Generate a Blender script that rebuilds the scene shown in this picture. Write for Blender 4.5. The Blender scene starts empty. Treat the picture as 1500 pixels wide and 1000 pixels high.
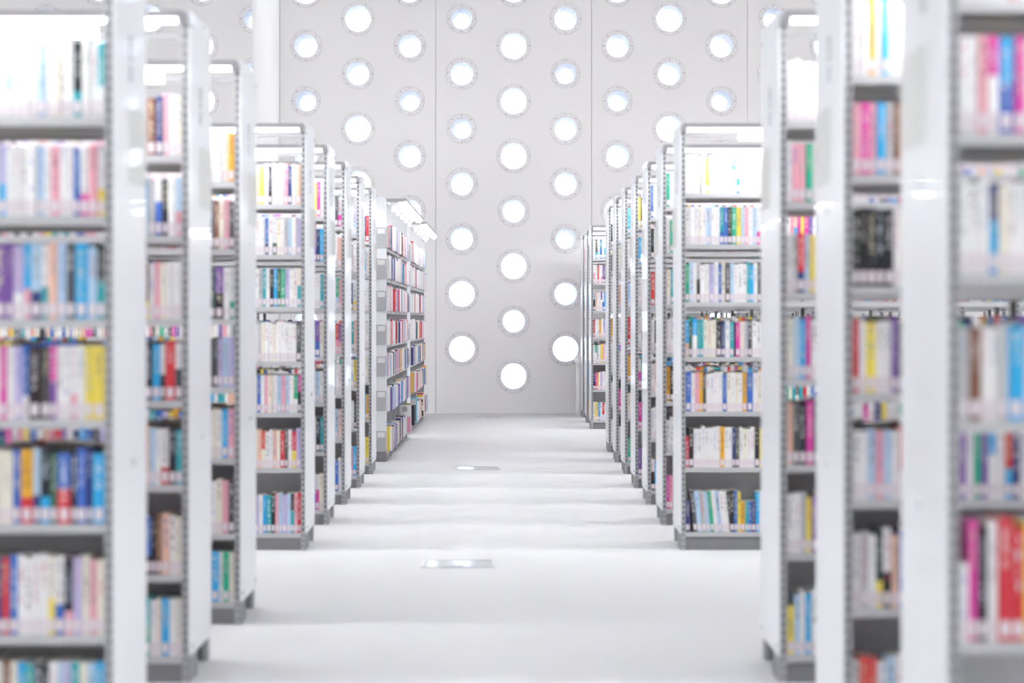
import bpy, bmesh, math, random
from mathutils import Vector, Matrix

random.seed(7)
sc = bpy.context.scene
COL = sc.collection

# ------------------------------------------------------------------ camera
F_PX = 3363.0            # focal length in pixels of the 1500x1000 frame
CAM_H = 1.247
cam = bpy.data.objects.new('camera', bpy.data.cameras.new('camera'))
COL.objects.link(cam)
cam.location = (0, 0, CAM_H)
cam.rotation_euler = (math.pi / 2, 0, 0)
cam.data.sensor_width = 36
cam.data.lens = F_PX / 1500 * 36
cam.data.shift_x = 5 / 1500
cam.data.shift_y = -34 / 1500
cam.data.clip_end = 200
cam.data.dof.use_dof = True
cam.data.dof.focus_distance = 25.0
cam.data.dof.aperture_fstop = 2.6
sc.camera = cam

# ------------------------------------------------------------------ world, lights, exposure
world = bpy.data.worlds.new('world'); sc.world = world
world.use_nodes = True
bg = world.node_tree.nodes['Background']
bg.inputs[0].default_value = (0.86, 0.93, 1.0, 1)
bg.inputs[1].default_value = 2.1
sc.view_settings.view_transform = 'Standard'
sc.view_settings.look = 'None'
sc.view_settings.gamma = 1
sc.view_settings.use_curve_mapping = False
sc.view_settings.exposure = 1.0
sc.cycles.use_denoising = True
sc.cycles.max_bounces = 10
sc.cycles.diffuse_bounces = 8
sc.cycles.sample_clamp_indirect = 6
LED_E = 61.0             # shelf LED strips, the face turned down
FRONT_E = 2.5            # their frosted front edge
HEAD_E = 2.5            # shelf lamp heads
CEIL_E = 2.8             # ceiling light panels

# ------------------------------------------------------------------ materials
def new_mat(name):
    m = bpy.data.materials.new(name); m.use_nodes = True
    return m, m.node_tree.nodes, m.node_tree.links

def pmat(name, col, rough=0.5, metal=0.0, coat=0.0, var=0.0, scale=8.0, bump=0.0, bscale=200.0, spec=0.5):
    m, n, l = new_mat(name)
    b = n['Principled BSDF']
    b.inputs['Base Color'].default_value = (*col, 1)
    b.inputs['Roughness'].default_value = rough
    b.inputs['Metallic'].default_value = metal
    b.inputs['Coat Weight'].default_value = coat
    b.inputs['Specular IOR Level'].default_value = spec
    tc = n.new('ShaderNodeTexCoord')
    if var:
        nz = n.new('ShaderNodeTexNoise'); nz.inputs['Scale'].default_value = scale
        nz.inputs['Detail'].default_value = 4
        l.new(tc.outputs['Object'], nz.inputs['Vector'])
        mp = n.new('ShaderNodeMapRange')
        mp.inputs['To Min'].default_value = 1 - var; mp.inputs['To Max'].default_value = 1 + var
        l.new(nz.outputs['Fac'], mp.inputs['Value'])
        mx = n.new('ShaderNodeMix'); mx.data_type = 'RGBA'; mx.blend_type = 'MULTIPLY'
        mx.inputs[0].default_value = 1
        mx.inputs[6].default_value = (*col, 1)
        l.new(mp.outputs[0], mx.inputs[7])
        l.new(mx.outputs[2], b.inputs['Base Color'])
    if bump:
        nb = n.new('ShaderNodeTexNoise'); nb.inputs['Scale'].default_value = bscale
        l.new(tc.outputs['Object'], nb.inputs['Vector'])
        bp = n.new('ShaderNodeBump'); bp.inputs['Strength'].default_value = bump
        bp.inputs['Distance'].default_value = 0.004
        l.new(nb.outputs['Fac'], bp.inputs['Height'])
        l.new(bp.outputs[0], b.inputs['Normal'])
    return m

def emat(name, col, e):
    m, n, l = new_mat(name)
    b = n['Principled BSDF']
    b.inputs['Base Color'].default_value = (0.9, 0.9, 0.9, 1)
    b.inputs['Emission Color'].default_value = (*col, 1)
    b.inputs['Emission Strength'].default_value = e
    return m

M = {}
M['carpet'] = pmat('pale_carpet', (0.59, 0.59, 0.60), 0.95, var=0.04, scale=60, bump=0.5, bscale=260, spec=0.15)
M['wall'] = pmat('wall_paint', (0.84, 0.83, 0.825), 0.55, var=0.012, scale=3, spec=0.3)
M['room'] = pmat('room_paint', (0.90, 0.90, 0.90), 0.8)
M['flange'] = pmat('flange_grey', (0.83, 0.81, 0.815), 0.35)
M['flange_edge'] = pmat('flange_edge', (0.5, 0.49, 0.5), 0.5)
M['sleeve'] = pmat('sleeve_lavender', (0.25, 0.26, 0.37), 0.35)  # dark lavender: bluish daylight tone of the sleeve put into its colour
M['screw'] = pmat('dark_screw', (0.12, 0.12, 0.13), 0.4, metal=0.6)
M['panel'] = pmat('white_panel', (0.91, 0.93, 0.96), 0.30, coat=0.25, var=0.01, scale=2)
M['steel'] = pmat('grey_steel', (0.52, 0.53, 0.55), 0.38, coat=0.1, var=0.02)
M['post'] = pmat('post_steel', (0.46, 0.47, 0.49), 0.4)  # steel darkened to carry the shadow the posts stand in
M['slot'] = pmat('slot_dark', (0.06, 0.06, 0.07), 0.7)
M['shelf'] = pmat('shelf_steel', (0.56, 0.565, 0.58), 0.4, var=0.015)
M['back'] = pmat('back_steel', (0.76, 0.76, 0.78), 0.45, var=0.02)
M['foot'] = pmat('foot_grey', (0.24, 0.245, 0.26), 0.5)
M['rail'] = pmat('rail_grey', (0.45, 0.45, 0.47), 0.35)
M['chrome'] = pmat('chrome', (0.75, 0.76, 0.78), 0.12, metal=1.0)
M['hatch'] = pmat('polished_hatch', (0.78, 0.90, 0.92), 0.10, metal=1.0)  # cyan of the mirrored windows tinted into the steel
M['hatch_rim'] = pmat('hatch_rim', (0.55, 0.56, 0.58), 0.3, metal=0.8)
M['ink'] = pmat('panel_ink', (0.42, 0.44, 0.50), 0.6)
M['white'] = pmat('white_laminate', (0.86, 0.86, 0.85), 0.4)
M['column'] = pmat('column_paint', (0.84, 0.84, 0.845), 0.5)
M['tan'] = pmat('tan_card', (0.66, 0.55, 0.36), 0.7)
M['plate'] = pmat('plate_grey', (0.50, 0.51, 0.54), 0.45)
M['tag'] = pmat('tag_white', (0.85, 0.85, 0.86), 0.6)
M['led_front'] = emat('led_front', (0.975, 0.985, 1.0), FRONT_E)
M['led_aisle'] = emat('led_aisle', (0.975, 0.985, 1.0), 10.0)
M['head_soft'] = emat('head_soft', (0.975, 0.985, 1.0), 0.5)
M['led'] = emat('led_strip', (0.975, 0.985, 1.0), LED_E)
M['head'] = emat('lamp_head', (0.975, 0.985, 1.0), HEAD_E)
M['ceil_light'] = emat('ceiling_light', (0.975, 0.98, 1.0), CEIL_E)

def kick_mat():
    m, n, l = new_mat('perforated_steel'); b = n['Principled BSDF']
    tc = n.new('ShaderNodeTexCoord'); mp = n.new('ShaderNodeMapping')
    mp.inputs['Scale'].default_value = (125, 125, 125)
    mp.inputs['Rotation'].default_value = (0, math.radians(45), 0)
    vo = n.new('ShaderNodeTexVoronoi'); vo.inputs['Randomness'].default_value = 0
    vo.inputs['Scale'].default_value = 1.0
    l.new(tc.outputs['Object'], mp.inputs[0]); l.new(mp.outputs[0], vo.inputs['Vector'])
    cr = n.new('ShaderNodeValToRGB')
    cr.color_ramp.elements[0].position = 0.50; cr.color_ramp.elements[0].color = (0.20, 0.20, 0.21, 1)
    cr.color_ramp.elements[1].position = 0.58; cr.color_ramp.elements[1].color = (0.55, 0.555, 0.57, 1)
    l.new(vo.outputs['Distance'], cr.inputs[0]); l.new(cr.outputs[0], b.inputs['Base Color'])
    b.inputs['Roughness'].default_value = 0.4
    return m
M['kick'] = kick_mat()

def pane_mat():
    m, n, l = new_mat('translucent_pane')
    n.remove(n['Principled BSDF'])
    t = n.new('ShaderNodeBsdfTranslucent'); t.inputs[0].default_value = (0.93, 0.96, 1.0, 1)
    g = n.new('ShaderNodeBsdfGlossy'); g.inputs['Roughness'].default_value = 0.15
    mx = n.new('ShaderNodeMixShader'); mx.inputs[0].default_value = 0.04
    l.new(t.outputs[0], mx.inputs[1]); l.new(g.outputs[0], mx.inputs[2])
    l.new(mx.outputs[0], n['Material Output'].inputs[0])
    return m
M['pane'] = pane_mat()

def clear_mat(name, tint, base, bump, bscale):
    m, n, l = new_mat(name)
    n.remove(n['Principled BSDF'])
    t = n.new('ShaderNodeBsdfTransparent'); t.inputs[0].default_value = (*tint, 1)
    g = n.new('ShaderNodeBsdfGlossy'); g.inputs['Roughness'].default_value = 0.03
    fr = n.new('ShaderNodeFresnel'); fr.inputs['IOR'].default_value = base
    mx = n.new('ShaderNodeMixShader')
    if bump:
        tc = n.new('ShaderNodeTexCoord')
        nz = n.new('ShaderNodeTexNoise'); nz.inputs['Scale'].default_value = bscale
        nz.noise_dimensions = '3D'
        l.new(tc.outputs['Object'], nz.inputs['Vector'])
        bp = n.new('ShaderNodeBump'); bp.inputs['Strength'].default_value = bump
        bp.inputs['Distance'].default_value = 0.02
        l.new(nz.outputs['Fac'], bp.inputs['Height']); l.new(bp.outputs[0], g.inputs['Normal'])
    ge = n.new('ShaderNodeNewGeometry')
    iv = n.new('ShaderNodeMath'); iv.operation = 'SUBTRACT'; iv.inputs[0].default_value = 1; l.new(ge.outputs['Backfacing'], iv.inputs[1])
    mu = n.new('ShaderNodeMath'); mu.operation = 'MULTIPLY'; l.new(fr.outputs[0], mu.inputs[0]); l.new(iv.outputs[0], mu.inputs[1])
    l.new(mu.outputs[0], mx.inputs[0]); l.new(t.outputs[0], mx.inputs[1]); l.new(g.outputs[0], mx.inputs[2])
    l.new(mx.outputs[0], n['Material Output'].inputs[0])
    return m
M['cover'] = clear_mat('clear_cover', (0.97, 0.97, 0.98), 2.0, 0.9, 22)
M['acrylic'] = clear_mat('acrylic_pocket', (0.97, 0.97, 0.955), 1.12, 0, 1)

def book_mat():
    """colour from mesh attributes; unreadable title strokes as flat print on the spine"""
    m, n, l = new_mat('book_cover'); b = n['Principled BSDF']
    a = n.new('ShaderNodeAttribute'); a.attribute_name = 'bcol'
    t = n.new('ShaderNodeAttribute'); t.attribute_name = 'tcol'
    uv = n.new('ShaderNodeUVMap'); uv.uv_map = 'uv'
    sx = n.new('ShaderNodeSeparateXYZ'); l.new(uv.outputs[0], sx.inputs[0])
    def math_(op, x, y=None, clamp=False):
        k = n.new('ShaderNodeMath'); k.operation = op; k.use_clamp = clamp
        for i, v in enumerate((x, y)):
            if v is None: continue
            if isinstance(v, (int, float)): k.inputs[i].default_value = v
            else: l.new(v, k.inputs[i])
        return k.outputs[0]
    u, v, seed = sx.outputs[0], sx.outputs[1], t.outputs['Alpha']
    cx = n.new('ShaderNodeCombineXYZ')
    l.new(math_('MULTIPLY', u, 3.2), cx.inputs[0])
    l.new(math_('MULTIPLY', v, 26.0), cx.inputs[1])
    l.new(math_('MULTIPLY', seed, 97.0), cx.inputs[2])
    nz = n.new('ShaderNodeTexNoise'); nz.inputs['Scale'].default_value = 1.0
    nz.inputs['Detail'].default_value = 2
    l.new(cx.outputs[0], nz.inputs['Vector'])
    mask = math_('GREATER_THAN', nz.outputs['Fac'], 0.535)
    band = math_('LESS_THAN', math_('ABSOLUTE', math_('SUBTRACT', u, 0.5)), 0.24)
    lo = math_('GREATER_THAN', v, math_('ADD', math_('MULTIPLY', math_('FRACT', math_('MULTIPLY', seed, 7.3)), 0.35), 0.28))
    hi = math_('LESS_THAN', v, 0.93)
    full = math_('MULTIPLY', math_('MULTIPLY', mask, band), math_('MULTIPLY', lo, hi))
    full = math_('MULTIPLY', full, 0.8)
    mx = n.new('ShaderNodeMix'); mx.data_type = 'RGBA'
    l.new(full, mx.inputs[0]); l.new(a.outputs['Color'], mx.inputs[6]); l.new(t.outputs['Color'], mx.inputs[7])
    l.new(mx.outputs[2], b.inputs['Base Color'])
    b.inputs['Roughness'].default_value = 0.42
    return m
M['book'] = book_mat()
M['pages'] = pmat('page_paper', (0.80, 0.77, 0.70), 0.9, var=0.05, scale=300)

def label_mat():
    m, n, l = new_mat('spine_label'); b = n['Principled BSDF']
    uv = n.new('ShaderNodeUVMap'); uv.uv_map = 'uv'
    sx = n.new('ShaderNodeSeparateXYZ'); l.new(uv.outputs[0], sx.inputs[0])
    def line(src, c, w):
        s = n.new('ShaderNodeMath'); s.operation = 'SUBTRACT'; s.inputs[1].default_value = c; l.new(src, s.inputs[0])
        k = n.new('ShaderNodeMath'); k.operation = 'ABSOLUTE'; l.new(s.outputs[0], k.inputs[0])
        q = n.new('ShaderNodeMath'); q.operation = 'LESS_THAN'; q.inputs[1].default_value = w; l.new(k.outputs[0], q.inputs[0])
        return q.outputs[0]
    ls = [line(sx.outputs[1], 0.06, 0.05), line(sx.outputs[1], 0.94, 0.05), line(sx.outputs[1], 0.36, 0.03), line(sx.outputs[1], 0.66, 0.03), line(sx.outputs[0], 0.07, 0.06), line(sx.outputs[0], 0.93, 0.06)]
    acc = ls[0]
    for x in ls[1:]:
        k = n.new('ShaderNodeMath'); k.operation = 'MAXIMUM'; l.new(acc, k.inputs[0]); l.new(x, k.inputs[1]); acc = k.outputs[0]
    mx = n.new('ShaderNodeMix'); mx.data_type = 'RGBA'
    mx.inputs[6].default_value = (0.87, 0.84, 0.86, 1); mx.inputs[7].default_value = (0.76, 0.62, 0.69, 1)
    l.new(acc, mx.inputs[0]); l.new(mx.outputs[2], b.inputs['Base Color'])
    b.inputs['Roughness'].default_value = 0.35
    return m
M['label'] = label_mat()

# ------------------------------------------------------------------ mesh helpers
class MB:
    def __init__(s): s.v = []; s.f = []; s.mi = []
    def quad(s, a, b, c, d, mi=0):
        k = len(s.v); s.v += [a, b, c, d]; s.f.append((k, k+1, k+2, k+3)); s.mi.append(mi)
    def poly(s, pts, mi=0):
        k = len(s.v); s.v += list(pts); s.f.append(tuple(range(k, k+len(pts)))); s.mi.append(mi)
    def box(s, x0, x1, y0, y1, z0, z1, mi=0):
        if x0 > x1: x0, x1 = x1, x0
        if y0 > y1: y0, y1 = y1, y0
        k = len(s.v)
        s.v += [(x0,y0,z0),(x1,y0,z0),(x1,y1,z0),(x0,y1,z0),(x0,y0,z1),(x1,y0,z1),(x1,y1,z1),(x0,y1,z1)]
        for q in ((0,3,2,1),(4,5,6,7),(0,1,5,4),(1,2,6,5),(2,3,7,6),(3,0,4,7)):
            s.f.append(tuple(k+i for i in q)); s.mi.append(mi)
    def prism(s, pts, axis, a, b, mi=0):
        """extrude the 2D outline pts along axis from a to b"""
        def p(q, t):
            if axis == 0: return (t, q[0], q[1])
            if axis == 1: return (q[0], t, q[1])
            return (q[0], q[1], t)
        n = len(pts); k = len(s.v)
        s.v += [p(q, a) for q in pts] + [p(q, b) for q in pts]
        s.f.append(tuple(range(k, k+n))); s.f.append(tuple(range(k+2*n-1, k+n-1, -1))); s.mi += [mi, mi]
        for i in range(n):
            j = (i+1) % n
            s.f.append((k+j, k+i, k+n+i, k+n+j)); s.mi.append(mi)
    def cyl(s, c, r, h, axis=0, n=12, mi=0, r2=None):
        r2 = r if r2 is None else r2
        def p(t, rr, d):
            a, b = rr*math.cos(t), rr*math.sin(t)
            if axis == 0: return (c[0]+d, c[1]+a, c[2]+b)
            if axis == 1: return (c[0]+a, c[1]+d, c[2]+b)
            return (c[0]+a, c[1]+b, c[2]+d)
        k = len(s.v)
        s.v += [p(2*math.pi*i/n, r, 0) for i in range(n)] + [p(2*math.pi*i/n, r2, h) for i in range(n)]
        s.f.append(tuple(range(k+n-1, k-1, -1))); s.f.append(tuple(range(k+n, k+2*n))); s.mi += [mi, mi]
        for i in range(n):
            j = (i+1) % n
            s.f.append((k+i, k+j, k+n+j, k+n+i)); s.mi.append(mi)
    def mesh(s, name, mats, smooth=False, flipto=0):
        me = bpy.data.meshes.new(name); me.from_pydata(s.v, [], s.f)
        for m in (mats if isinstance(mats, (list, tuple)) else [mats]): me.materials.append(M[m])
        me.polygons.foreach_set('material_index', s.mi)
        bm = bmesh.new(); bm.from_mesh(me)
        bmesh.ops.remove_doubles(bm, verts=bm.verts, dist=1e-6)
        bmesh.ops.recalc_face_normals(bm, faces=bm.faces)
        if flipto:
            for fc in bm.faces:
                if fc.normal.y*flipto < 0: fc.normal_flip()
        bm.to_mesh(me); bm.free()
        if smooth:
            me.polygons.foreach_set('use_smooth', [True]*len(me.polygons))
            me.set_sharp_from_angle(angle=math.radians(35))
        me.update()
        return me

def ob(name, me, parent=None, loc=(0,0,0)):
    o = bpy.data.objects.new(name, me); COL.objects.link(o); o.location = loc
    if parent is not None: o.parent = parent
    return o
def tag(o, label, cat=None, group=None, kind=None):
    o['label'] = label
    if cat: o['category'] = cat
    if group: o['group'] = group
    if kind: o['kind'] = kind
    return o
def empty(name, loc, rz=0):
    o = bpy.data.objects.new(name, None); COL.objects.link(o)
    o.location = loc; o.rotation_euler = (0, 0, rz); o.empty_display_size = 0.2
    return o
def rounded(y0, y1, z0, z1, r, n=5):
    pts = []
    for cx, cy, a0 in ((y1-r, z1-r, 0), (y0+r, z1-r, 90), (y0+r, z0+r, 180), (y1-r, z0+r, 270)):
        for i in range(n+1):
            t = math.radians(a0 + 90*i/n); pts.append((cx+r*math.cos(t), cy+r*math.sin(t)))
    return pts

# ------------------------------------------------------------------ the room
WALL_Y = 30.16
X0, X1, Y0, CEIL_Z = -10.0, 10.0, -6.0, 7.2
def struct(name, me, label, cat):
    o = ob(name, me); o['kind'] = 'structure'; o['label'] = label; o['category'] = cat; return o
b = MB(); b.box(X0, X1, Y0, WALL_Y+0.4, -0.1, 0)
struct('floor', b.mesh('floor', 'carpet'), 'pale grey carpeted floor of the long aisle', 'floor')
b = MB(); b.box(X0, X1, Y0, WALL_Y+0.4, CEIL_Z, CEIL_Z+0.1)
struct('ceiling', b.mesh('ceiling', 'room'), 'high white ceiling of the hall', 'ceiling')
b = MB(); b.box(X0-0.1, X0, Y0, WALL_Y+0.4, 0, CEIL_Z)
struct('wall_left', b.mesh('wall_left', 'room'), 'plain white side wall behind the column', 'wall')
b = MB(); b.box(X1, X1+0.1, Y0, WALL_Y+0.4, 0, CEIL_Z)
struct('wall_right', b.mesh('wall_right', 'room'), 'plain white side wall on the desk side', 'wall')
b = MB(); b.box(X0, X1, Y0-0.1, Y0, 0, CEIL_Z)
struct('wall_front', b.mesh('wall_front', 'room'), 'plain white end wall facing the windows', 'wall')

# ceiling light panels (assumed fittings, out of view overhead)
lm = MB(); lm.box(-0.3, 0.3, -1.1, 1.1, -0.02, 0); lm = lm.mesh('diffuser', 'ceil_light')
fm = MB()
for a in ((-0.34,-0.3,-1.14,1.14), (0.3,0.34,-1.14,1.14), (-0.3,0.3,-1.14,-1.1), (-0.3,0.3,1.1,1.14)): fm.box(a[0],a[1],a[2],a[3],-0.04,0)
fm = fm.mesh('frame', 'white')
for ix in range(-3, 4):
    for iy in range(8):
        t = empty('ceiling_light', (ix*2.7, -3.5 + iy*3.9, CEIL_Z))
        ob('frame', fm, t); ob('diffuser', lm, t)
        tag(t, 'long white light panel set in the hall ceiling', 'ceiling light', 'ceiling light panels')
for ix in range(-4, 5):  # extra unseen panels, added to brighten the window wall
    t = empty('ceiling_light', (ix*2.0 + 0.3, 26.3 - 1.9*(ix % 2), CEIL_Z))
    ob('frame', fm, t); ob('diffuser', lm, t)
    tag(t, 'unseen ceiling light panel added to brighten the round-windowed wall', 'ceiling light', 'added light panels brightening the window wall')

# window wall: panels of three window columns, each pierced by round holes
S_W = F_PX / WALL_Y
CW, RH, CX0 = 0.6825, 0.7232, 0.067
Z_EVEN, Z_ODD = 0.485, 0.8435
KINDS = {'L': (0.220, 0.170, 0.163), 'M': (0.208, 0.150, 0.130), 'S': (0.193, 0.136, 0.100)}   # flange, hole, pane radius
KNOWN = {(0,0):'L',(0,1):'M',(0,2):'L',(0,3):'M',(0,4):'L',(0,5):'L',(0,6):'L',(0,7):'M',
         (1,0):'L',(1,1):'M',(1,2):'S',(1,3):'M',(1,4):'M',(1,5):'S',(1,6):'M',
         (-1,0):'L',(-1,1):'L',(-1,2):'M',(-1,3):'M',(-1,4):'S',(-1,5):'M',(-1,6):'S',
         (2,4):'M',(2,5):'S',(2,6):'M',(-2,3):'M',(-2,4):'M',(-2,5):'S',(-2,6):'M',
         (3,4):'L',(3,5):'M',(3,6):'L',(-3,3):'L',(-3,4):'L',(-3,5):'M',(-3,6):'L',
         (4,5):'S',(4,6):'M',(-4,5):'S',(-4,6):'M'}
wall = empty('wall_back', (0, WALL_Y, 0)); wall['kind'] = 'structure'
wall['label'] = 'tall pale wall pierced by rows of round windows'; wall['category'] = 'wall'
NSEG = 32
win_cells = []
def add_cell(mb, cx, cz, r):
    x0, x1, z0, z1 = cx-CW/2, cx+CW/2, cz-RH/2, cz+RH/2
    ring, outer = [], []
    for i in range(NSEG):
        t = 2*math.pi*(i+0.5)/NSEG; c, s = math.cos(t), math.sin(t)
        ring.append((cx+r*c, 0, cz+r*s))
        k = min((CW/2)/abs(c), (RH/2)/abs(s)); outer.append((cx+k*c, 0, cz+k*s))
    for i in range(NSEG):
        j = (i+1) % NSEG
        mb.quad(ring[i], outer[i], outer[j], ring[j])
    # fill the cell corners the fan leaves open
    for (xx, zz) in ((x0,z0),(x1,z0),(x1,z1),(x0,z1)):
        best = sorted(outer, key=lambda p: (p[0]-xx)**2+(p[2]-zz)**2)[:4]
        va = min((p for p in best if abs(p[0]-xx) < 1e-6), key=lambda p: abs(p[2]-zz), default=None)
        ha = min((p for p in best if abs(p[2]-zz) < 1e-6), key=lambda p: abs(p[0]-xx), default=None)
        if va and ha: mb.poly([va, (xx,0,zz), ha])
for j in range(-5, 6):
    mb = MB(); g = 0.003
    for i in (3*j-1, 3*j, 3*j+1):
        cx = CX0 + i*CW
        zb = Z_EVEN if i % 2 == 0 else Z_ODD
        z = zb - RH/2
        mb.quad((cx-CW/2,0,0),(cx+CW/2,0,0),(cx+CW/2,0,z),(cx-CW/2,0,z))
        k = 0
        while z + RH < CEIL_Z:
            kind = KNOWN.get((i, k)) or random.choice('LMMS')
            if -9 <= i <= 9 and zb+k*RH < 5.7:
                add_cell(mb, cx, zb+k*RH, KINDS[kind][1]); win_cells.append((i, k, cx, zb+k*RH, kind))
            else:
                mb.quad((cx-CW/2,0,z),(cx+CW/2,0,z),(cx+CW/2,0,z+RH),(cx-CW/2,0,z+RH))
            z += RH; k += 1
        mb.quad((cx-CW/2,0,z),(cx+CW/2,0,z),(cx+CW/2,0,CEIL_Z),(cx-CW/2,0,CEIL_Z))
    # squeeze the outer columns so a fine recessed joint stays between panels
    xa, xb = CX0+(3*j-1.5)*CW, CX0+(3*j+1.5)*CW
    mb.v = [(min(max(v[0], xa+g), xb-g), v[1], v[2]) for v in mb.v]
    for xx in (xa+g, xb-g):
        mb.quad((xx,0,0),(xx,0,CEIL_Z),(xx,0.02,CEIL_Z),(xx,0.02,0))
    p = ob('wall_panel', mb.mesh('wall_panel', 'wall'), wall)
b = MB()
for j in range(-5, 7):
    xx = CX0+(3*j-1.5)*CW; b.box(xx-0.02, xx+0.02, 0.02, 0.06, 0, CEIL_Z)
ob('joint_backing', b.mesh('joint_backing', 'flange_edge'), wall)
for nm, xa, xb in (('end_strip', X0, CX0-16.5*CW), ('end_strip', CX0+16.5*CW, X1)):
    if xb > xa:
        b = MB(); b.box(xa, xb, 0, 0.05, 0, CEIL_Z); ob(nm, b.mesh('end_strip', 'wall'), wall)

WM = {}
for kd, (rf, rh, rp) in KINDS.items():
    SEG = 40
    def ring_(mb, ra, ya, rb, yb, mi=0):
        for i in range(SEG):
            t0, t1 = 2*math.pi*i/SEG, 2*math.pi*(i+1)/SEG
            mb.quad((ra*math.cos(t0),ya,ra*math.sin(t0)),(ra*math.cos(t1),ya,ra*math.sin(t1)),
                    (rb*math.cos(t1),yb,rb*math.sin(t1)),(rb*math.cos(t0),yb,rb*math.sin(t0)), mi)
    fl = MB(); ring_(fl, rf, -0.004, rh, -0.004); ring_(fl, rf+0.0035, 0.0, rf, -0.004, 1); ring_(fl, rh, -0.004, rh, 0.01)
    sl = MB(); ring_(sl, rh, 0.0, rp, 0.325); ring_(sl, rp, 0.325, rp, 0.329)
    pn = MB(); pn.cyl((0, 0.328, 0), rp, 0.006, axis=1, n=SEG)
    cv = MB(); cv.poly([(rf*0.985*math.cos(2*math.pi*i/SEG), -0.011, rf*0.985*math.sin(2*math.pi*i/SEG)) for i in range(SEG)])
    st = MB()
    nb = 6 if kd == 'L' else 8
    for i in range(nb):
        t = 2*math.pi*i/nb; r = (rf+rh)/2+0.008
        st.cyl((r*math.cos(t), -0.018, r*math.sin(t)), 0.006, 0.016, axis=1, n=8)
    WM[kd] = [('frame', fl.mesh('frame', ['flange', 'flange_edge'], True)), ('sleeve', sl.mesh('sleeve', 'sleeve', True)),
              ('pane', pn.mesh('pane', 'pane')), ('cover_glass', cv.mesh('cover_glass', 'cover', flipto=-1)), ('fixing', st.mesh('fixing', 'screw'))]
for n_, (i, k, cx, cz, kd) in enumerate(win_cells):
    w = empty('window_%d' % (n_+1), (cx, WALL_Y, cz)); w['kind'] = 'structure'
    rot = random.uniform(0, 6.28)
    for nm, me in WM[kd]:
        c = ob(nm, me, w)
        if nm == 'cover_glass': c.rotation_euler = (random.uniform(-.006,.006), rot, random.uniform(-.006,.006))
    w['label'] = {'L': 'large', 'M': 'medium-sized', 'S': 'small'}[kd] + ' round frosted window with screwed flange in the pale wall'; w['category'] = 'window'

# ------------------------------------------------------------------ bookcases
D_ROW = lambda k: 12.35 + 1.5*(k-5)
XL, XR = -1.09, 0.925
UNIT_D = 0.56
SH_LN = [1.805, 1.53, 1.245, 0.967, 0.678, 0.37, 0.092]
SH_LF = [1.861, 1.59, 1.31, 1.015, 0.74, 0.442, 0.092]
SH_R = [1.92, 1.645, 1.335, 1.04, 0.746, 0.445, 0.097]
SH_R1 = [1.92, 1.638, 1.34, 1.03, 0.563, 0.097]
ORD = ['first','second','third','fourth','fifth','sixth','seventh','eighth','ninth','tenth','eleventh','twelfth','thirteenth','fourteenth','fifteenth','sixteenth','seventeenth','eighteenth','nineteenth','twentieth','twenty-first','twenty-second','twenty-third','twenty-fourth','twenty-fifth']
MC = {}
def cached(key, fn):
    if key not in MC: MC[key] = fn()
    return MC[key]

def post_mesh(s):
    def f():
        mb = MB(); w, d, h = 0.021, 0.045, 2.27; e = 0.006
        x0, x1 = s*0.0, s*w
        mb.box(x0, x1, 0.006, d, 0.0, h, 0)                    # channel body
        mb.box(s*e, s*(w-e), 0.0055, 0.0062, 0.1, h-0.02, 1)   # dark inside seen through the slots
        mb.box(x0, s*e, 0.0, 0.006, 0.0, h, 0); mb.box(s*(w-e), x1, 0.0, 0.006, 0.0, h, 0)
        z = 0.0
        while z < h:
            mb.box(s*e, s*(w-e), 0.0, 0.0055, z, min(z+0.013, h), 0); z += 0.030
        return mb.mesh('post', ['post', 'slot'])
    return cached(('post', s), f)
def shelf_mesh(s, L):
    def f():
        mb = MB()
        prof = [(0.0, 0.0), (0.0, -0.026), (0.012, -0.026), (0.012, -0.016), (0.245, -0.016), (0.245, 0.0)]
        mb.prism(prof, 0, 0.0, s*L)
        return mb.mesh('shelf', 'shelf')
    return cached(('shelf', s, L), f)
def kick_mesh(s, L):
    def f():
        mb = MB(); mb.box(0, s*L, 0, 0.012, 0, 0.066); return mb.mesh('kick_plate', 'kick')
    return cached(('kick', s, L), f)
def back_mesh(s, L, h):
    def f():
        mb = MB(); mb.box(0, s*L, 0, 0.008, 0, h); return mb.mesh('back_panel', 'back')
    return cached(('back', s, L, h), f)
def panel_mesh(s, d):
    def f():
        mb = MB(); mb.prism(rounded(0.0, d, 0.088, 2.30, 0.035), 0, 0.0, s*0.004)
        return mb.mesh('end_panel', 'panel', True)
    return cached(('panel', s, d), f)
def screw_mesh(s):
    def f():
        mb = MB(); mb.cyl((0,0,0), 0.011, -s*0.004, 0, 12, r2=0.009); mb.cyl((-s*0.004,0,0), 0.009, -s*0.003, 0, 12, r2=0.004)
        return mb.mesh('screw', 'chrome', True)
    return cached(('screw', s), f)
def dot_mesh(s):
    def f():
        mb = MB(); mb.cyl((0,0,0), 0.009, -s*0.002, 0, 12); return mb.mesh('screw_cap', 'rail')
    return cached(('dot', s), f)
def pocket_mesh(s):
    def f():
        mb = MB(); mb.prism(rounded(0, 0.33, 0, 0.215, 0.01, 3), 0, -s*0.003, -s*0.009); return mb.mesh('sign_pocket', 'acrylic')
    return cached(('pocket', s), f)
def mark_mesh(s):
    def f():
        mb = MB(); x0, x1 = 0.0, -s*0.0012
        for (y0, y1, z0, z1) in ((0,.045,.118,.13),(0,.045,.06,.072),(0,.012,.06,.13),(.033,.045,.09,.13),(0.002,.043,.036,.044),(0.002,.012,0,.044),(.033,.043,0,.044),(0.002,.043,0,.008)):
            mb.box(x0, x1, y0, y1, z0, z1)
        return mb.mesh('class_mark', 'ink')
    return cached(('mark', s), f)
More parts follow.
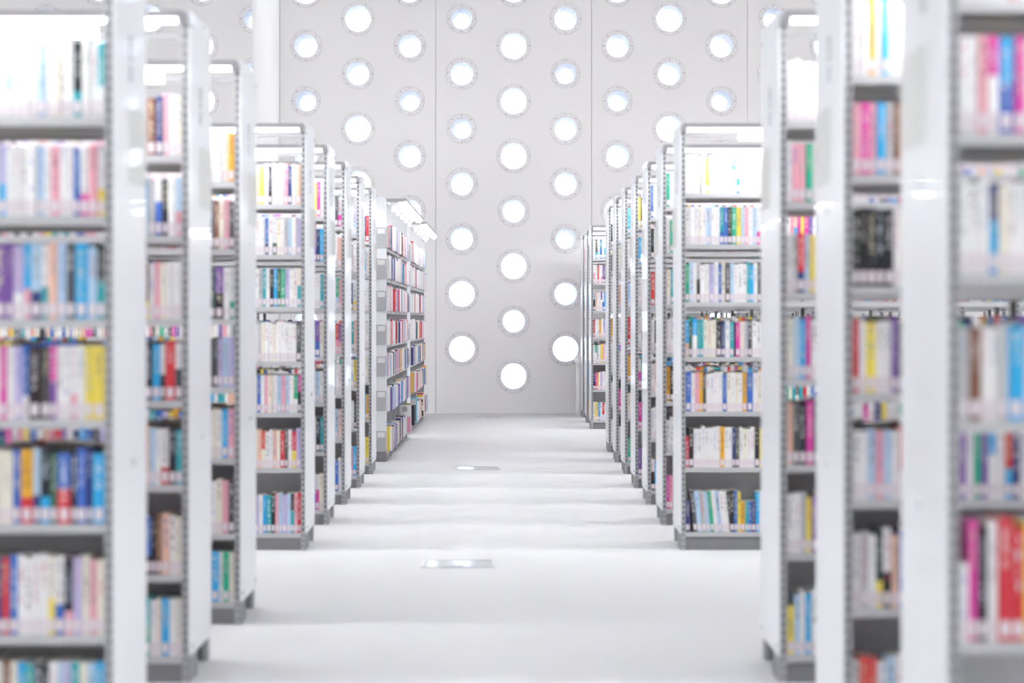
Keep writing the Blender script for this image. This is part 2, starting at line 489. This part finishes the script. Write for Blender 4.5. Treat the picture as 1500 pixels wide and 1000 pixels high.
def foot_mesh(s, d):
    def f():
        mb = MB(); mb.prism([(0.008, 0.0), (0.0, 0.02), (0.0, 0.086), (d, 0.086), (d, 0.02), (d-0.008, 0.0)], 0, s*0.001, s*0.028)
        return mb.mesh('foot', 'foot')
    return cached(('foot', s, d), f)
def arm_mesh(s, fl):
    def f():
        mb = MB()
        mb.prism([(0.03, -0.03), (-0.085, -0.012), (-0.085, 0.012), (0.03, 0.012)] if fl > 0 else
                 [(-0.03, -0.03), (0.085, -0.012), (0.085, 0.012), (-0.03, 0.012)], 0, 0, s*0.02)
        return mb.mesh('lamp_arm', 'rail')
    return cached(('arm', s, fl), f)
def longarm():
    mb = MB(); mb.prism([(0.04, -0.012), (-0.150, -0.012), (-0.165, -0.002), (-0.165, 0.020), (0.04, 0.020)], 0, 0, 0.02)
    return mb.mesh('lamp_arm', 'rail')
def aisle_led(L):
    mb = MB(); mb.box(0, L, 0.014, 0.052, -0.004, 0.014); return mb.mesh('led_strip', 'led_aisle')
def railm(s, L, fl):
    def f():
        mb = MB(); mb.box(0, s*L, -0.013, 0.013, 0, 0.022); return mb.mesh('lamp_rail', 'rail')
    return cached(('rail', s, L), f)
def ledm(s, L, mat='led'):
    def f():
        mb = MB()
        mb.box(0, s*L, -0.014, -0.009, -0.003, 0.016, 1)      # frosted front edge, hanging a little lower
        mb.box(0, s*L, -0.009, 0.046, 0.010, 0.020, 2)        # tray
        mb.box(s*0.14, s*L, -0.006, 0.044, 0.006, 0.010, 0)   # light board facing the floor
        return mb.mesh('led_strip', [mat, 'led_front', 'rail'])
    return cached(('led', s, L, mat), f)
def headm(s, fl, mat='head', L=0.38):
    def f():
        mb = MB()
        q = [(0, 0), (0.004, 0.006), (0.036, -0.040), (0.030, -0.046)]
        if fl < 0: q = [(-a, b_) for a, b_ in q]
        mb.prism(q, 0, 0, s*L); return mb.mesh('lamp_head', mat)
    return cached(('head', s, fl, mat), f)
def toprail(s, L):
    def f():
        mb = MB(); mb.box(0, s*L, 0, 0.02, 0, 0.025); return mb.mesh('top_rail', 'steel')
    return cached(('top', s, L), f)

def bookcase(label, s, loc, rz, shelves, bays=4, bl=0.9, double=True, group=None, plates=False, backz=0.76):
    d = UNIT_D if double else 0.30
    root = empty('bookcase', loc, rz)
    tag(root, label, 'bookcase', group)
    ep = ob('end_panel', panel_mesh(s, d), root)
    if not plates:
        for (y, z) in ((0.04, 2.25), (d-0.04, 2.25), (d*0.55, 0.83), (0.05, 0.125), (d-0.05, 0.125)):
            ob('screw', screw_mesh(s), ep, (0, y, z))
        ob('screw_cap', dot_mesh(s), ep, (0, d*0.55, 1.555))
        o = ob('sign_pocket', pocket_mesh(s), ep, (0, 0.215, 1.638)); o['label'] = 'clear acrylic sign pocket'
        o = ob('class_mark', mark_mesh(s), ep, (0, 0.25, 1.93)); o['label'] = 'grey printed shelf mark'
    ob('foot', foot_mesh(s, 0.20), root, (0, 0.002, 0))
    def bs():
        mb = MB(); mb.box(s*0.050, s*0.056, 0.03, d-0.03, 0, 0.07); return mb.mesh('base_side', 'shelf')
    ob('base_side', cached(('bside', s, d), bs), root)
    L = 0.005 + bays*bl + 0.021
    sides = (1, -1) if double else (1,)
    for fl in sides:
        yf = 0.0 if fl > 0 else d
        for i in range(bays+1):
            p = ob('post', post_mesh(s if fl > 0 else -s), root, (s*(0.005+i*bl) if fl > 0 else s*(0.005+i*bl), yf, 0.0))
            if fl < 0: p.rotation_euler = (0, 0, math.pi)
            ob('lamp_arm', arm_mesh(s, fl), root, (s*(0.006+i*bl), yf, 2.272)) if fl > 0 and not plates else None
            if plates: ob('lamp_arm', cached('longarm', longarm), root, (0.006+i*bl, 0, 2.268))
        ob('top_rail', toprail(s, L-0.05), root, (s*0.024, yf+(0.006 if fl > 0 else -0.026), 2.262))
        yr = yf - fl*(0.16 if plates else 0.075)
        if fl > 0:
          ob('lamp_rail', railm(s, L-0.03, fl), root, (s*0.010, yr, 2.267))
          ob('led_strip', cached('aled', lambda: aisle_led(L-0.06)) if plates else ledm(s, L-0.06, 'led_aisle' if plates else 'led'), root, (s*0.030, yr, 2.247))['label'] = 'glowing white light strip'
        for i in range(bays):
            u0 = 0.005 + i*bl + 0.022; Lb = round(bl - 0.023, 4)
            if fl > 0: ob('lamp_head', headm(s, fl, 'head_soft', 0.30) if plates else headm(s, fl), root, (s*(i*bl+0.31 if bl > 0.85 else i*bl+0.21), yr+fl*(0.092 if plates else 0.012), 2.236 if plates else 2.246))['label'] = 'tilted glowing lamp plate'
            for z in shelves:
                sh = ob('shelf', shelf_mesh(s if fl > 0 else -s, Lb), root, (s*u0 if fl > 0 else s*u0, yf+fl*0.004, z))
                if fl < 0: sh.rotation_euler = (0, 0, math.pi)
            k = ob('kick_plate', kick_mesh(s, Lb), root, (s*u0, 0.014 if fl > 0 else d-0.026, 0.0))
    for i in range(bays):
        u0 = 0.005 + i*bl + 0.022; Lb = round(bl - 0.023, 4)
        if double:
            ob('back_panel', back_mesh(s, Lb, round(backz-0.09, 3)), root, (s*u0, d/2-0.004, 0.09))
        else:
            ob('back_panel', back_mesh(s, Lb, 2.1), root, (s*u0, d-0.02, 0.09))
    if plates:
        for q, z in enumerate(shelves):
            def f():
                mb = MB(); mb.prism(rounded(0.0, 0.17, 0, 0.175, 0.012, 3), 0, -0.014, 0.0); return mb.mesh('side_plate', 'plate')
            sp = ob('side_plate', cached('splate', f), root, (0, 0.004, z))
            def g():
                mb = MB(); mb.box(-0.0165, -0.014, 0.01, 0.075, 0.12, 0.165); return mb.mesh('label_tag', 'tag')
            ob('label_tag', cached('ltag', g), sp)
    return root

CASES = []     # (key, side, y0, shelves)
def side_word(sd): return 'column side' if sd < 0 else 'desk side'
LEFT = [1, 2, 3, 5, 6, 7, 8, 9]
RIGHT = [0, 1, 2, 5, 6, 7, 8, 9, 10, 11, 14, 15, 16]
def place_word(sd, k):
    if sd < 0:
        return (ORD[3-k] + ' bookcase before the wide gap') if k < 4 else (ORD[k-5] + ' bookcase beyond the wide gap')
    if k < 3: return ORD[2-k] + ' bookcase before the wide gap'
    if k < 13: return ORD[k-5] + ' bookcase beyond the wide gap'
    return ORD[16-k] + ' bookcase out from the round-windowed wall'
for sd, ks in ((-1, LEFT), (1, RIGHT)):
    for k in ks:
        sh = SH_R1 if (sd > 0 and k == 0) else SH_R if sd > 0 else (SH_LN if k < 4 else SH_LF)
        bookcase('white steel double-sided bookcase, %s, %s' % (place_word(sd, k), side_word(sd)), sd,
                 (XL if sd < 0 else XR, D_ROW(k), 0), 0, sh, group='bookcases along the aisle', backz=0.6 if k == 0 else 0.76)
        CASES.append((('L' if sd < 0 else 'R') + str(k), sd, D_ROW(k), sh))
LS_X, LS_Y = -1.06, (19.95, 24.75)
for q, y in enumerate(LS_Y):
    bookcase('white bookcase facing the aisle with overhanging lamps, ' + ('next to the crosswise bookcases' if q == 0 else 'next to the round-windowed wall'),
             1, (LS_X, y, 0), math.pi/2, SH_LF, bays=5, bl=0.8, double=False, plates=True, group='bookcases facing the aisle')

# ------------------------------------------------------------------ books
PAL = {'w': (0.92,0.915,0.915), 'c': (0.90,0.85,0.73), 'g': (0.55,0.56,0.58), 'k': (0.02,0.02,0.025), 'n': (0.03,0.05,0.20),
       'b': (0.05,0.16,0.55), 's': (0.03,0.42,0.80), 'l': (0.50,0.68,0.86), 't': (0.03,0.40,0.46), 'e': (0.02,0.42,0.25),
       'o': (0.05,0.14,0.09), 'y': (0.88,0.72,0.10), 'a': (0.80,0.42,0.04), 'r': (0.66,0.04,0.05), 'p': (0.86,0.42,0.50),
       'm': (0.75,0.07,0.40), 'v': (0.22,0.11,0.40), 'u': (0.55,0.50,0.76), 'd': (0.09,0.09,0.10), 'h': (0.24,0.11,0.07), 'f': (0.86,0.55,0.42)}
WORD = {'w':'white','c':'cream','g':'grey','k':'black','n':'navy','b':'blue','s':'azure','l':'pale-blue','t':'teal','e':'green','o':'dark-green','y':'yellow','a':'orange','r':'red','p':'pink','m':'magenta','v':'purple','u':'lilac','d':'charcoal','h':'brown','f':'peach'}
ROWS = {
 'L1': ["t/w w w k/t w w c w l w w w l/w w w k w w w p w w", "w/y p w/m b w w p w l w w w w u/s g c w w v w w w", "k/t l s+ d l f w/t l/n+ s/p u/w+ v v+ d k w l w",
        "y+ y w w/p w w m/v d k+ b/w u w m w c w w u w", "s+ n b k b/r+ o k/s+ l/n a/r+ b c+ c w w w b", "c p c u k/p w/b+ c/y w w w w b r n k o+ k r w", "s+ l c t u l w k d t s c h w w r"],
 'L2': ["c w p n+ h+ w c w w w l w p w w", "l/p w k w/b g s/l u w w b w w w p", "w+ w c p w h/y w w w p w b w w", "w/d r+ w/k s+ k w c g y l a b w c t y b/k b/k b/k b/k b/k b/k b/k b/k b/k k k y y y w",
        "t k w/r+ w l f w w t k p s u k b s n w", "c w f h k b/k+ r u w w s k w", "c w s+ c w t/e b m w w k r"],
 'L3': ["a c w w w w w w p w", "d p c h d w v w w l w", "w/e w v/k+ o w s t w w e", "u l u d k+ v w r k w w y", "p s w c w w w m w b a y", "d p c+ w t l v w k w", "c e w s+ w p w m w k"],
 'L5': ["f w n p w w w k w y f t l w w w w", "u w l g w c w/o w b/n w w v w w w p", "c/t w w u e o s k w t g w w w l", "d w w w w w c w w c g w w w k w", "m/k e/w w l p l w c p w b c k d w w", "u r/y w d r c f w w r/c f c c w w w", "r p k/t l u l p k t+ s w u k b p w w"],
 'R5': ["w w w w c y w w w l w w s/w w/s w w l w w g w n w w w w", "w w w c w l w w t/b b k e+ y l p w l w/m w f l/w n w w w w", "e l w g/k w w u w b c d l w w w t s w d w k w w w",
        "s/f o s/w t t c c c k+ n w t ! m c g d w w w w e w w", "b+ w p a d w w w w b c w c w a b+ w c w w w w", "r- k w w w w w w w a w w n d w c w w k y w c w w", "n- d> l> g> l> e> w> l> w> w> k> k b y a- t- b- n- s w k"],
 'R2': ["w w w w w w w w w", "w p p e w l g d w w w w", "w g r/n l y c w y w w w", "c l s m w k d w w r w", "f d k m+ o w w r w h", "w w g y v w w l w w", "y- l w s w l k r w w p"],
 'R1': ["w w a w s w w k/p w w w", "p m p s g h f p w w w w", "k k k k k w c w w w w r", "r w y+ w w v k w w y", "w w l p l w r/w n w w w", "w g w k/y w/k f b w w w", "w r/w r/l w l w p w w w"],
 'R0': ["w w w w w p w w w w", "w w p m/w s/b+ m w c w h w w", "w w w n/s c w w w l w w", "g h w w g s+ l w y w w w", "w- m k w r+ r y+ n/w y k w", "w w a r+ r w k w"],
}
STD = 'wwwwwwwwwcclgbknpurstyaemfvdw'
LSP = 'wwwwwwwwwwwcclprurmpgnkbt'

SX = {}   # visible window of each case front, in photograph pixels
SX.update({'L1': (0,160), 'L2': (210,276), 'L3': (308,353), 'L5': (376,445), 'R0': (1388,1500), 'R1': (1238,1326), 'R2': (1140,1196), 'R5': (1001,1114)})

class Stuff:
    def __init__(s): s.v=[]; s.f=[]; s.mi=[]; s.bc=[]; s.tc=[]; s.uv=[]
    def quad(s, pts, mi, bc, tc, uv):
        k = len(s.v)//3
        for p in pts: s.v += p
        s.f.append((k,k+1,k+2,k+3)); s.mi.append(mi)
        for q in uv: s.bc += bc; s.tc += tc; s.uv += q
    def mesh(s, name):
        n = len(s.f); me = bpy.data.meshes.new(name)
        me.vertices.add(len(s.v)//3); me.vertices.foreach_set('co', s.v)
        me.loops.add(4*n); me.polygons.add(n)
        me.loops.foreach_set('vertex_index', range(4*n))
        me.polygons.foreach_set('loop_start', range(0, 4*n, 4))
        for m in ('book', 'pages', 'label'): me.materials.append(M[m])
        me.polygons.foreach_set('material_index', s.mi)
        a = me.color_attributes.new('bcol', 'FLOAT_COLOR', 'CORNER'); a.data.foreach_set('color', s.bc)
        a = me.color_attributes.new('tcol', 'FLOAT_COLOR', 'CORNER'); a.data.foreach_set('color', s.tc)
        u = me.uv_layers.new(name='uv'); u.data.foreach_set('uv', s.uv)
        me.update(calc_edges=True); me.validate()
        return me
NOUV = [[-1,-1]]*4
UV01 = [[0,0],[1,0],[1,1],[0,1]]

def segs(top, bot, h):
    """colour blocks up the spine: list of (z0, z1, colour)"""
    if bot is None: return [(0, h, top)]
    f = 0.30 + 0.3*random.random()
    return [(0, f*h, bot), (f*h, h, top)]
def jit(c, a=0.04):
    k = 1 + random.uniform(-a, a); return [min(0.92, max(0.0, x*k + random.uniform(-a, a)*0.25)) for x in c] + [1.0]
def title_col(base):
    lum = 0.3*base[0]+0.6*base[1]+0.1*base[2]
    if lum > 0.45:
        c = random.choice([(0.05,0.05,0.06),(0.05,0.05,0.06),(0.25,0.25,0.27),(0.55,0.08,0.12),(0.08,0.18,0.5),(0.7,0.45,0.5),(0.4,0.5,0.65),(0.55,0.55,0.57)])
    else:
        c = random.choice([(0.85,0.85,0.85),(0.85,0.85,0.85),(0.8,0.75,0.5),(0.7,0.8,0.9)])
    return list(c) + [random.random()]

def emit_stuff(S, T, w, dp, h, top, bot, label=True, cover=None):
    """one simple book into the mass; T maps local (x,y,z) -> world list"""
    tc = title_col(top); a, b_ = -w/2, w/2
    for z0, z1, c in segs(top, bot, h):
        S.quad([T(a,0,z0),T(b_,0,z0),T(b_,0,z1),T(a,0,z1)], 0, c, tc, [[0,z0/h],[1,z0/h],[1,z1/h],[0,z1/h]])
    for x, o in ((a, ((dp,0),(0,0),(0,h),(dp,h))), (b_, ((0,0),(dp,0),(dp,h),(0,h)))):
        S.quad([T(x,y,z) for y, z in o], 0, top, tc, NOUV)
    S.quad([T(a,0,h),T(b_,0,h),T(b_,dp,h),T(a,dp,h)], 1, top, tc, NOUV)
    S.quad([T(b_,dp,0),T(a,dp,0),T(a,dp,h),T(b_,dp,h)], 1, top, tc, NOUV)
    if label:
        q = min(0.42*w, 0.011)
        S.quad([T(-q,-0.0007,0.010),T(q,-0.0007,0.010),T(q,-0.0007,0.042),T(-q,-0.0007,0.042)], 2, top, tc, UV01)

def cover_mesh(w, dp, h, top, bot):
    S = Stuff(); tc = title_col(top); tk = 0.0018; bul = min(0.0035, w*0.15)
    a, b_ = -w/2, w/2
    arc = [(a + w*i/4, -bul*math.sin(math.pi*i/4)) for i in range(5)]
    L = lambda x, y, z: [x, y, z]
    for z0, z1, c in segs(top, bot, h):
        for i in range(4):
            p, q = arc[i], arc[i+1]
            S.quad([L(*p,z0),L(*q,z0),L(*q,z1),L(*p,z1)], 0, c, tc, [[i/4,z0/h],[(i+1)/4,z0/h],[(i+1)/4,z1/h],[i/4,z1/h]])
    out = [(a,dp),(a,0)], [(b_,0),(b_,dp)], [(a,dp),(a+tk,dp)], [(b_-tk,dp),(b_,dp)], [(a+tk,tk),(a+tk,dp)], [(b_-tk,dp),(b_-tk,tk)], [(b_-tk,tk),(a+tk,tk)]
    out = list(out); out[2] = [(a+tk,dp),(a,dp)]; out[3] = [(b_,dp),(b_-tk,dp)]
    for p, q in out:
        S.quad([L(*p,0),L(*q,0),L(*q,h),L(*p,h)], 0, top, tc, NOUV)
    for z, fl in ((0, 1), (h, 0)):
        rims = [[(a,0),(a+tk,tk),(a+tk,dp),(a,dp)], [(b_-tk,tk),(b_,0),(b_,dp),(b_-tk,dp)], [(a,0),(b_,0),(b_-tk,tk),(a+tk,tk)],
                [arc[0],arc[1],arc[2],arc[2]][:3]+[arc[4]], ]
        for r in rims[:3]:
            pts = [L(*p,z) for p in r]
            S.quad(pts[::-1] if fl else pts, 0, top, tc, NOUV)
        r = [arc[0], arc[1], arc[3], arc[4]]; pts = [L(*p,z) for p in r]
        S.quad(pts[::-1] if fl else pts, 0, top, tc, NOUV)
        r = [arc[1], arc[2], arc[2], arc[3]]
    return S.mesh('book')
def pages_mesh(w, dp, h):
    mb = MB(); mb.box(-w/2+0.0019, w/2-0.0019, 0.002, dp-0.004, 0.003, h-0.003)
    return mb.mesh('page_block', 'pages')
def label_mesh(w):
    S = Stuff(); q = min(0.40*w, 0.011); bul = min(0.0035, w*0.15)+0.0012
    z = [0,0,0,1]
    S.quad([[-q,-bul,0.010],[q,-bul,0.010],[q,-bul,0.044],[-q,-bul,0.044]], 2, z, z, UV01)
    for x in (-q, q):
        S.quad([[x,-bul,0.010],[x,0,0.010],[x,0,0.044],[x,-bul,0.044]], 2, z, z, NOUV)
    for zz in (0.010, 0.044):
        S.quad([[-q,-bul,zz],[q,-bul,zz],[q,0,zz],[-q,0,zz]], 2, z, z, NOUV)
    return S.mesh('spine_label')

MASS = Stuff()
CAND = []
def place_word_short(key):
    sd, k = key[0], int(key[1:])
    if sd == 'L':
        return (ORD[3-k]+' column-side case before gap') if k < 4 else (ORD[k-5]+' column-side case beyond gap')
    return (ORD[2-k]+' desk-side case before gap') if k < 3 else (ORD[k-5]+' desk-side case beyond gap')

def parse(tok):
    wide = 1.0; hh = None; lean = 0
    while tok[-1] in '+->':
        if tok[-1] == '+': wide = 1.45
        if tok[-1] == '-': hh = 0.165
        if tok[-1] == '>': lean = 1
        tok = tok[:-1]
    p = tok.split('/')
    return p[0], (p[1] if len(p) > 1 else None), wide, hh, lean

def fill_row(key, sd, y0, zs, zn, row, nrows):
    toks = ROWS.get(key, [None]*9)
    toks = toks[row].split() if key in ROWS and row < len(ROWS[key]) else []
    u = 0.029; n = 0; base_h = random.uniform(0.192, 0.212)
    bigs = key == 'R0' and row == 4
    while u < 3.57:
        if 0.875 < u % 0.9 or u % 0.9 < 0.028: u = 0.9*round(u/0.9) + 0.030
        if n < len(toks): top, bot, wide, hh, lean = parse(toks[n]) if toks[n] != '!' else ('!',)*5
        else:
            top = random.choice(STD); bot = random.choice('wwkbsplym') if random.random() < 0.15 else None; wide, hh, lean = 1.0, None, 0
        n += 1
        if top == '!':
            u += 0.008; continue
        w = random.uniform(0.016, 0.025)*wide
        h = hh or min(base_h + random.uniform(-0.008, 0.012), zn - zs - 0.045)
        if bigs and not hh: h = 0.25 + random.uniform(-0.012, 0.015)
        if key == 'R5' and row == 6 and not hh: h += 0.022
        dp = random.uniform(0.135, 0.150)
        yy = y0 + 0.012 + random.uniform(0, 0.006)
        x = (XL - u - w/2) if sd < 0 else (XR + u + w/2)
        tl = 0.10 if lean else 0.0
        ct, cb = jit(PAL[top]), (jit(PAL[bot]) if bot else None)
        px = 745 + F_PX*x/y0; s = F_PX/y0
        pz = 466 - s*(zs + h/2 - CAM_H); ptop = 466 - s*(zs+h-CAM_H); pbot = 466 - s*(zs-CAM_H)
        rec = (key, row, n, x, yy, zs, w, dp, h, ct, cb, top, bot, tl)
        vis = key in SX and SX[key][0] < px + s*w/2 and px - s*w/2 < SX[key][1] and pbot > 14 and ptop < 990
        if vis:
            vy = min(1000, pbot) - max(0, ptop)
            vx = min(SX[key][1], px+s*w/2) - max(SX[key][0], px-s*w/2)
            CAND.append((vx*vy, rec))
        else: mass_add(rec)
        u += w + random.uniform(0.0004, 0.0014)
        if random.random() < 0.012 and u > 0.5: u += random.uniform(0.02, 0.08)
def mass_add(r):
    key, row, n, x, yy, zs, w, dp, h, ct, cb, top, bot, tl = r
    c, s_ = math.cos(tl), math.sin(tl)
    def T(a, b_, z): return [x + a*c - z*s_ + (0.02 if tl else 0), yy+b_, zs + z*c + (a+w/2)*s_]
    emit_stuff(MASS, T, w, dp, h, ct, cb)

for key, sd, y0, sh in CASES:
    for row, zs in enumerate(sh):
        zn = sh[row-1]-0.03 if row else 2.2
        fill_row(key, sd, y0, zs, zn, row, len(sh))
        # the rear face of the case, spines turned the other way
        u = 0.029; bh = random.uniform(0.19, 0.212)
        while u < 1.79:
            if 0.875 < u % 0.9 or u % 0.9 < 0.028: u = 0.9*round(u/0.9) + 0.030
            w = random.uniform(0.016, 0.030); h = min(bh + random.uniform(-0.01, 0.012), zn-zs-0.05); dp = random.uniform(0.135, 0.15)
            x = (XL-u-w/2) if sd < 0 else (XR+u+w/2); yb = y0 + UNIT_D - 0.014
            top = random.choice(STD)
            emit_stuff(MASS, (lambda a, b_, z, x=x, yb=yb, zs=zs: [x-a, yb-b_, zs+z]), w, dp, h, jit(PAL[top]), None, label=False)
            u += w + 0.001
# aisle-facing cases: spines towards +x
MAGS = [(23.0, -0.975), (23.42, -1.00), (25.25, -1.005), (26.9, -0.985)]
for q, y0 in enumerate(LS_Y):
    for row, zs in enumerate(SH_LF):
        zn = SH_LF[row-1]-0.03 if row else 2.2
        bay = 0
        for bay in range(5):
            u = 0.03 + bay*0.8; end = u + 0.75 - random.choice([0, 0, 0.05, 0.15]); bh = random.uniform(0.19, 0.215)
            while u < end:
                w = random.uniform(0.016, 0.028); h = bh + random.uniform(-0.012, 0.014); dp = random.uniform(0.135, 0.15)
                if row == 6 and any(-0.02 < y0 + u - md < 0.03 or -0.02 < y0 + u + w - md < 0.03 for md, _ in MAGS):
                    u += 0.012; continue
                out = -random.uniform(0.004, 0.03) - (0.02 if row > 4 else 0)
                yc = y0 + u + w/2; xf = LS_X - out
                top = random.choice(LSP if row < 4 else STD); bot = random.choice('wpksb') if random.random() < 0.12 else None
                emit_stuff(MASS, (lambda a, b_, z, yc=yc, xf=xf, zs=zs: [xf-b_, yc+a, zs+z]), w, dp, h, jit(PAL[top]), jit(PAL[bot]) if bot else None)
                u += w + 0.001
CAND.sort(key=lambda t: -t[0])
NIND = 300
for _, r in CAND[NIND:]: mass_add(r)
print('visible candidates', len(CAND), 'mass quads', len(MASS.f))
counter = {}
for _, r in sorted(CAND[:NIND], key=lambda t: (t[1][0], t[1][1], t[1][2])):
    key, row, n, x, yy, zs, w, dp, h, ct, cb, top, bot, tl = r
    o = ob('book', cover_mesh(w, dp, h, ct, cb), None, (x + (0.02 if tl else 0), yy, zs + (w/2*math.sin(tl) if tl else 0)))
    if tl: o.rotation_euler = (0, -tl, 0)
    ob('page_block', pages_mesh(w, dp, h), o)
    ob('spine_label', label_mesh(w), o)
    nsh = {k_: len(s_) for k_, _, _, s_ in CASES}[key]
    nm = WORD[top] + (' and ' + WORD[bot] if bot else '')
    tag(o, '%s book, %s from aisle, %s shelf up, %s' % (nm, ORD[n-1], ORD[nsh-1-row], place_word_short(key)), 'book', 'books on the bookcases next to the wide gap')
mo = ob('book_rows', MASS.mesh('book_rows'))
tag(mo, 'rows of further library books filling the other shelves', 'books', kind='stuff')

# face-out magazines standing on the bottom shelf of the aisle-facing cases
for nm, c_ in (('mag_purple', (0.16,0.10,0.25)), ('mag_pink', (0.80,0.35,0.48)), ('mag_olive', (0.36,0.34,0.12)), ('mag_red', (0.70,0.05,0.07)), ('mag_black', (0.03,0.03,0.035)), ('mag_yellow', (0.80,0.62,0.06)), ('mag_sky', (0.25,0.62,0.82))):
    M[nm] = pmat(nm, c_, 0.3, var=0.1, scale=40)
def magazine(d_, xr, base, blocks, label):
    o = empty('magazine', (xr, d_, 0.0925))
    mb = MB(); mb.box(-0.20, -0.001, 0.0015, 0.009, 0.0, 0.285); ob('page_block', mb.mesh('page_block', 'pages'), o)
    mb = MB(); mb.box(-0.201, 0.0, 0.0, 0.0015, 0.0, 0.287); mb.box(-0.201, 0.0, 0.009, 0.0105, 0.0, 0.287); mb.box(-0.2025, -0.201, 0.0, 0.0105, 0.0, 0.287)
    ob('cover', mb.mesh('cover', base), o)
    for (x0, x1, z0, z1, m_) in blocks:
        mb = MB(); mb.prism(rounded(x0, x1, z0, z1, 0.008, 3), 1, -0.0008, 0.0); ob('print_block', mb.mesh('print_block', m_), o)
    tag(o, label, 'magazine', 'magazines on the bottom shelf facing out')
magazine(*MAGS[0], 'white', [(-0.19,-0.05,0.01,0.15,'mag_purple'), (-0.045,-0.005,0.01,0.17,'mag_pink'), (-0.17,-0.06,0.16,0.19,'mag_sky'), (-0.09,-0.04,0.22,0.27,'rail')], 'magazine with purple and pink cover facing out on the bottom shelf')
magazine(*MAGS[1], 'mag_olive', [(-0.12,-0.02,0.19,0.27,'white'), (-0.06,-0.01,0.05,0.14,'mag_purple'), (-0.18,-0.13,0.02,0.28,'mag_yellow')], 'olive magazine with a white label facing out on the bottom shelf')
magazine(*MAGS[2], 'mag_sky', [(-0.16,-0.02,0.2,0.27,'white'), (-0.16,-0.02,0.03,0.06,'white')], 'sky-blue magazine facing out on the bottom shelf')
magazine(*MAGS[3], 'white', [(-0.09,-0.01,0.262,0.28,'mag_red'), (-0.09,-0.02,0.235,0.256,'mag_yellow'), (-0.085,-0.02,0.165,0.205,'mag_black'), (-0.075,-0.012,0.14,0.154,'mag_red'), (-0.07,-0.03,0.09,0.13,'mag_yellow'), (-0.05,-0.012,0.01,0.075,'mag_black')], 'white magazine with black, red and yellow print facing out on the bottom shelf')

# ------------------------------------------------------------------ column, desk, floor hatches
col = empty('column', (-2.86, 27.0, 0)); col['kind'] = 'structure'
b = MB(); b.cyl((0,0,0), 0.16, CEIL_Z, axis=2, n=48); ob('shaft', b.mesh('shaft', 'column', True), col)
b = MB(); b.cyl((0,0,0.0), 0.185, 0.03, axis=2, n=48); ob('collar', b.mesh('collar', 'column', True), col)
col['label'] = 'slender round white column in front of the window wall'; col['category'] = 'column'

dk = empty('reading_desk', (0.855, 29.42, 0))
b = MB(); b.prism(rounded(0, 1.5, 0.0, 0.55, 0.015, 3), 2, 0.675, 0.715); ob('desk_top', b.mesh('desk_top', 'white'), dk)
for (x, y) in ((0.03, 0.03), (1.43, 0.03), (0.03, 0.48), (1.43, 0.48)):
    b = MB(); b.box(x-0.02, x+0.03, y-0.02, y+0.03, 0, 0.675); ob('leg', b.mesh('leg', 'white'), dk)
b = MB(); b.box(0.065, 1.43, 0.04, 0.055, 0.61, 0.675); b.box(0.065, 1.43, 0.495, 0.51, 0.61, 0.675); ob('apron', b.mesh('apron', 'white'), dk)
tag(dk, 'white reading desk with slim legs standing against the window wall', 'desk')
bx = empty('card_box', (0.93, 29.5, 0.715))
b = MB(); b.box(-0.05, 0.13, 0, 0.12, 0, 0.05); ob('box_body', b.mesh('box_body', 'white'), bx)
b = MB(); b.box(-0.01, 0.07, -0.002, 0, 0.012, 0.04); ob('label_card', b.mesh('label_card', 'tan'), bx)
tag(bx, 'small white box with a tan label on the reading desk', 'box')

for d_, lb in ((11.65, 'beside the wide gap between bookcases'), (19.06, 'next to the first aisle-facing bookcase'), (29.0, 'in front of the round-windowed wall')):
    h_ = empty('floor_hatch', (-0.255, d_, 0))
    b = MB(); b.box(-0.165, 0.165, -0.15, 0.15, 0, 0.004); ob('lid', b.mesh('lid', 'hatch'), h_)
    b = MB()
    for q in ((-0.185,-0.168,-0.17,0.17),(0.168,0.185,-0.17,0.17),(-0.168,0.168,-0.17,-0.153),(-0.168,0.168,0.153,0.17)): b.box(q[0],q[1],q[2],q[3],0,0.005)
    ob('rim', b.mesh('rim', 'hatch_rim'), h_)
    b = MB(); b.box(-0.03, 0.03, -0.125, -0.11, 0.004, 0.006); ob('pull', b.mesh('pull', 'hatch_rim'), h_)
    tag(h_, 'square polished steel floor hatch ' + lb, 'floor hatch')
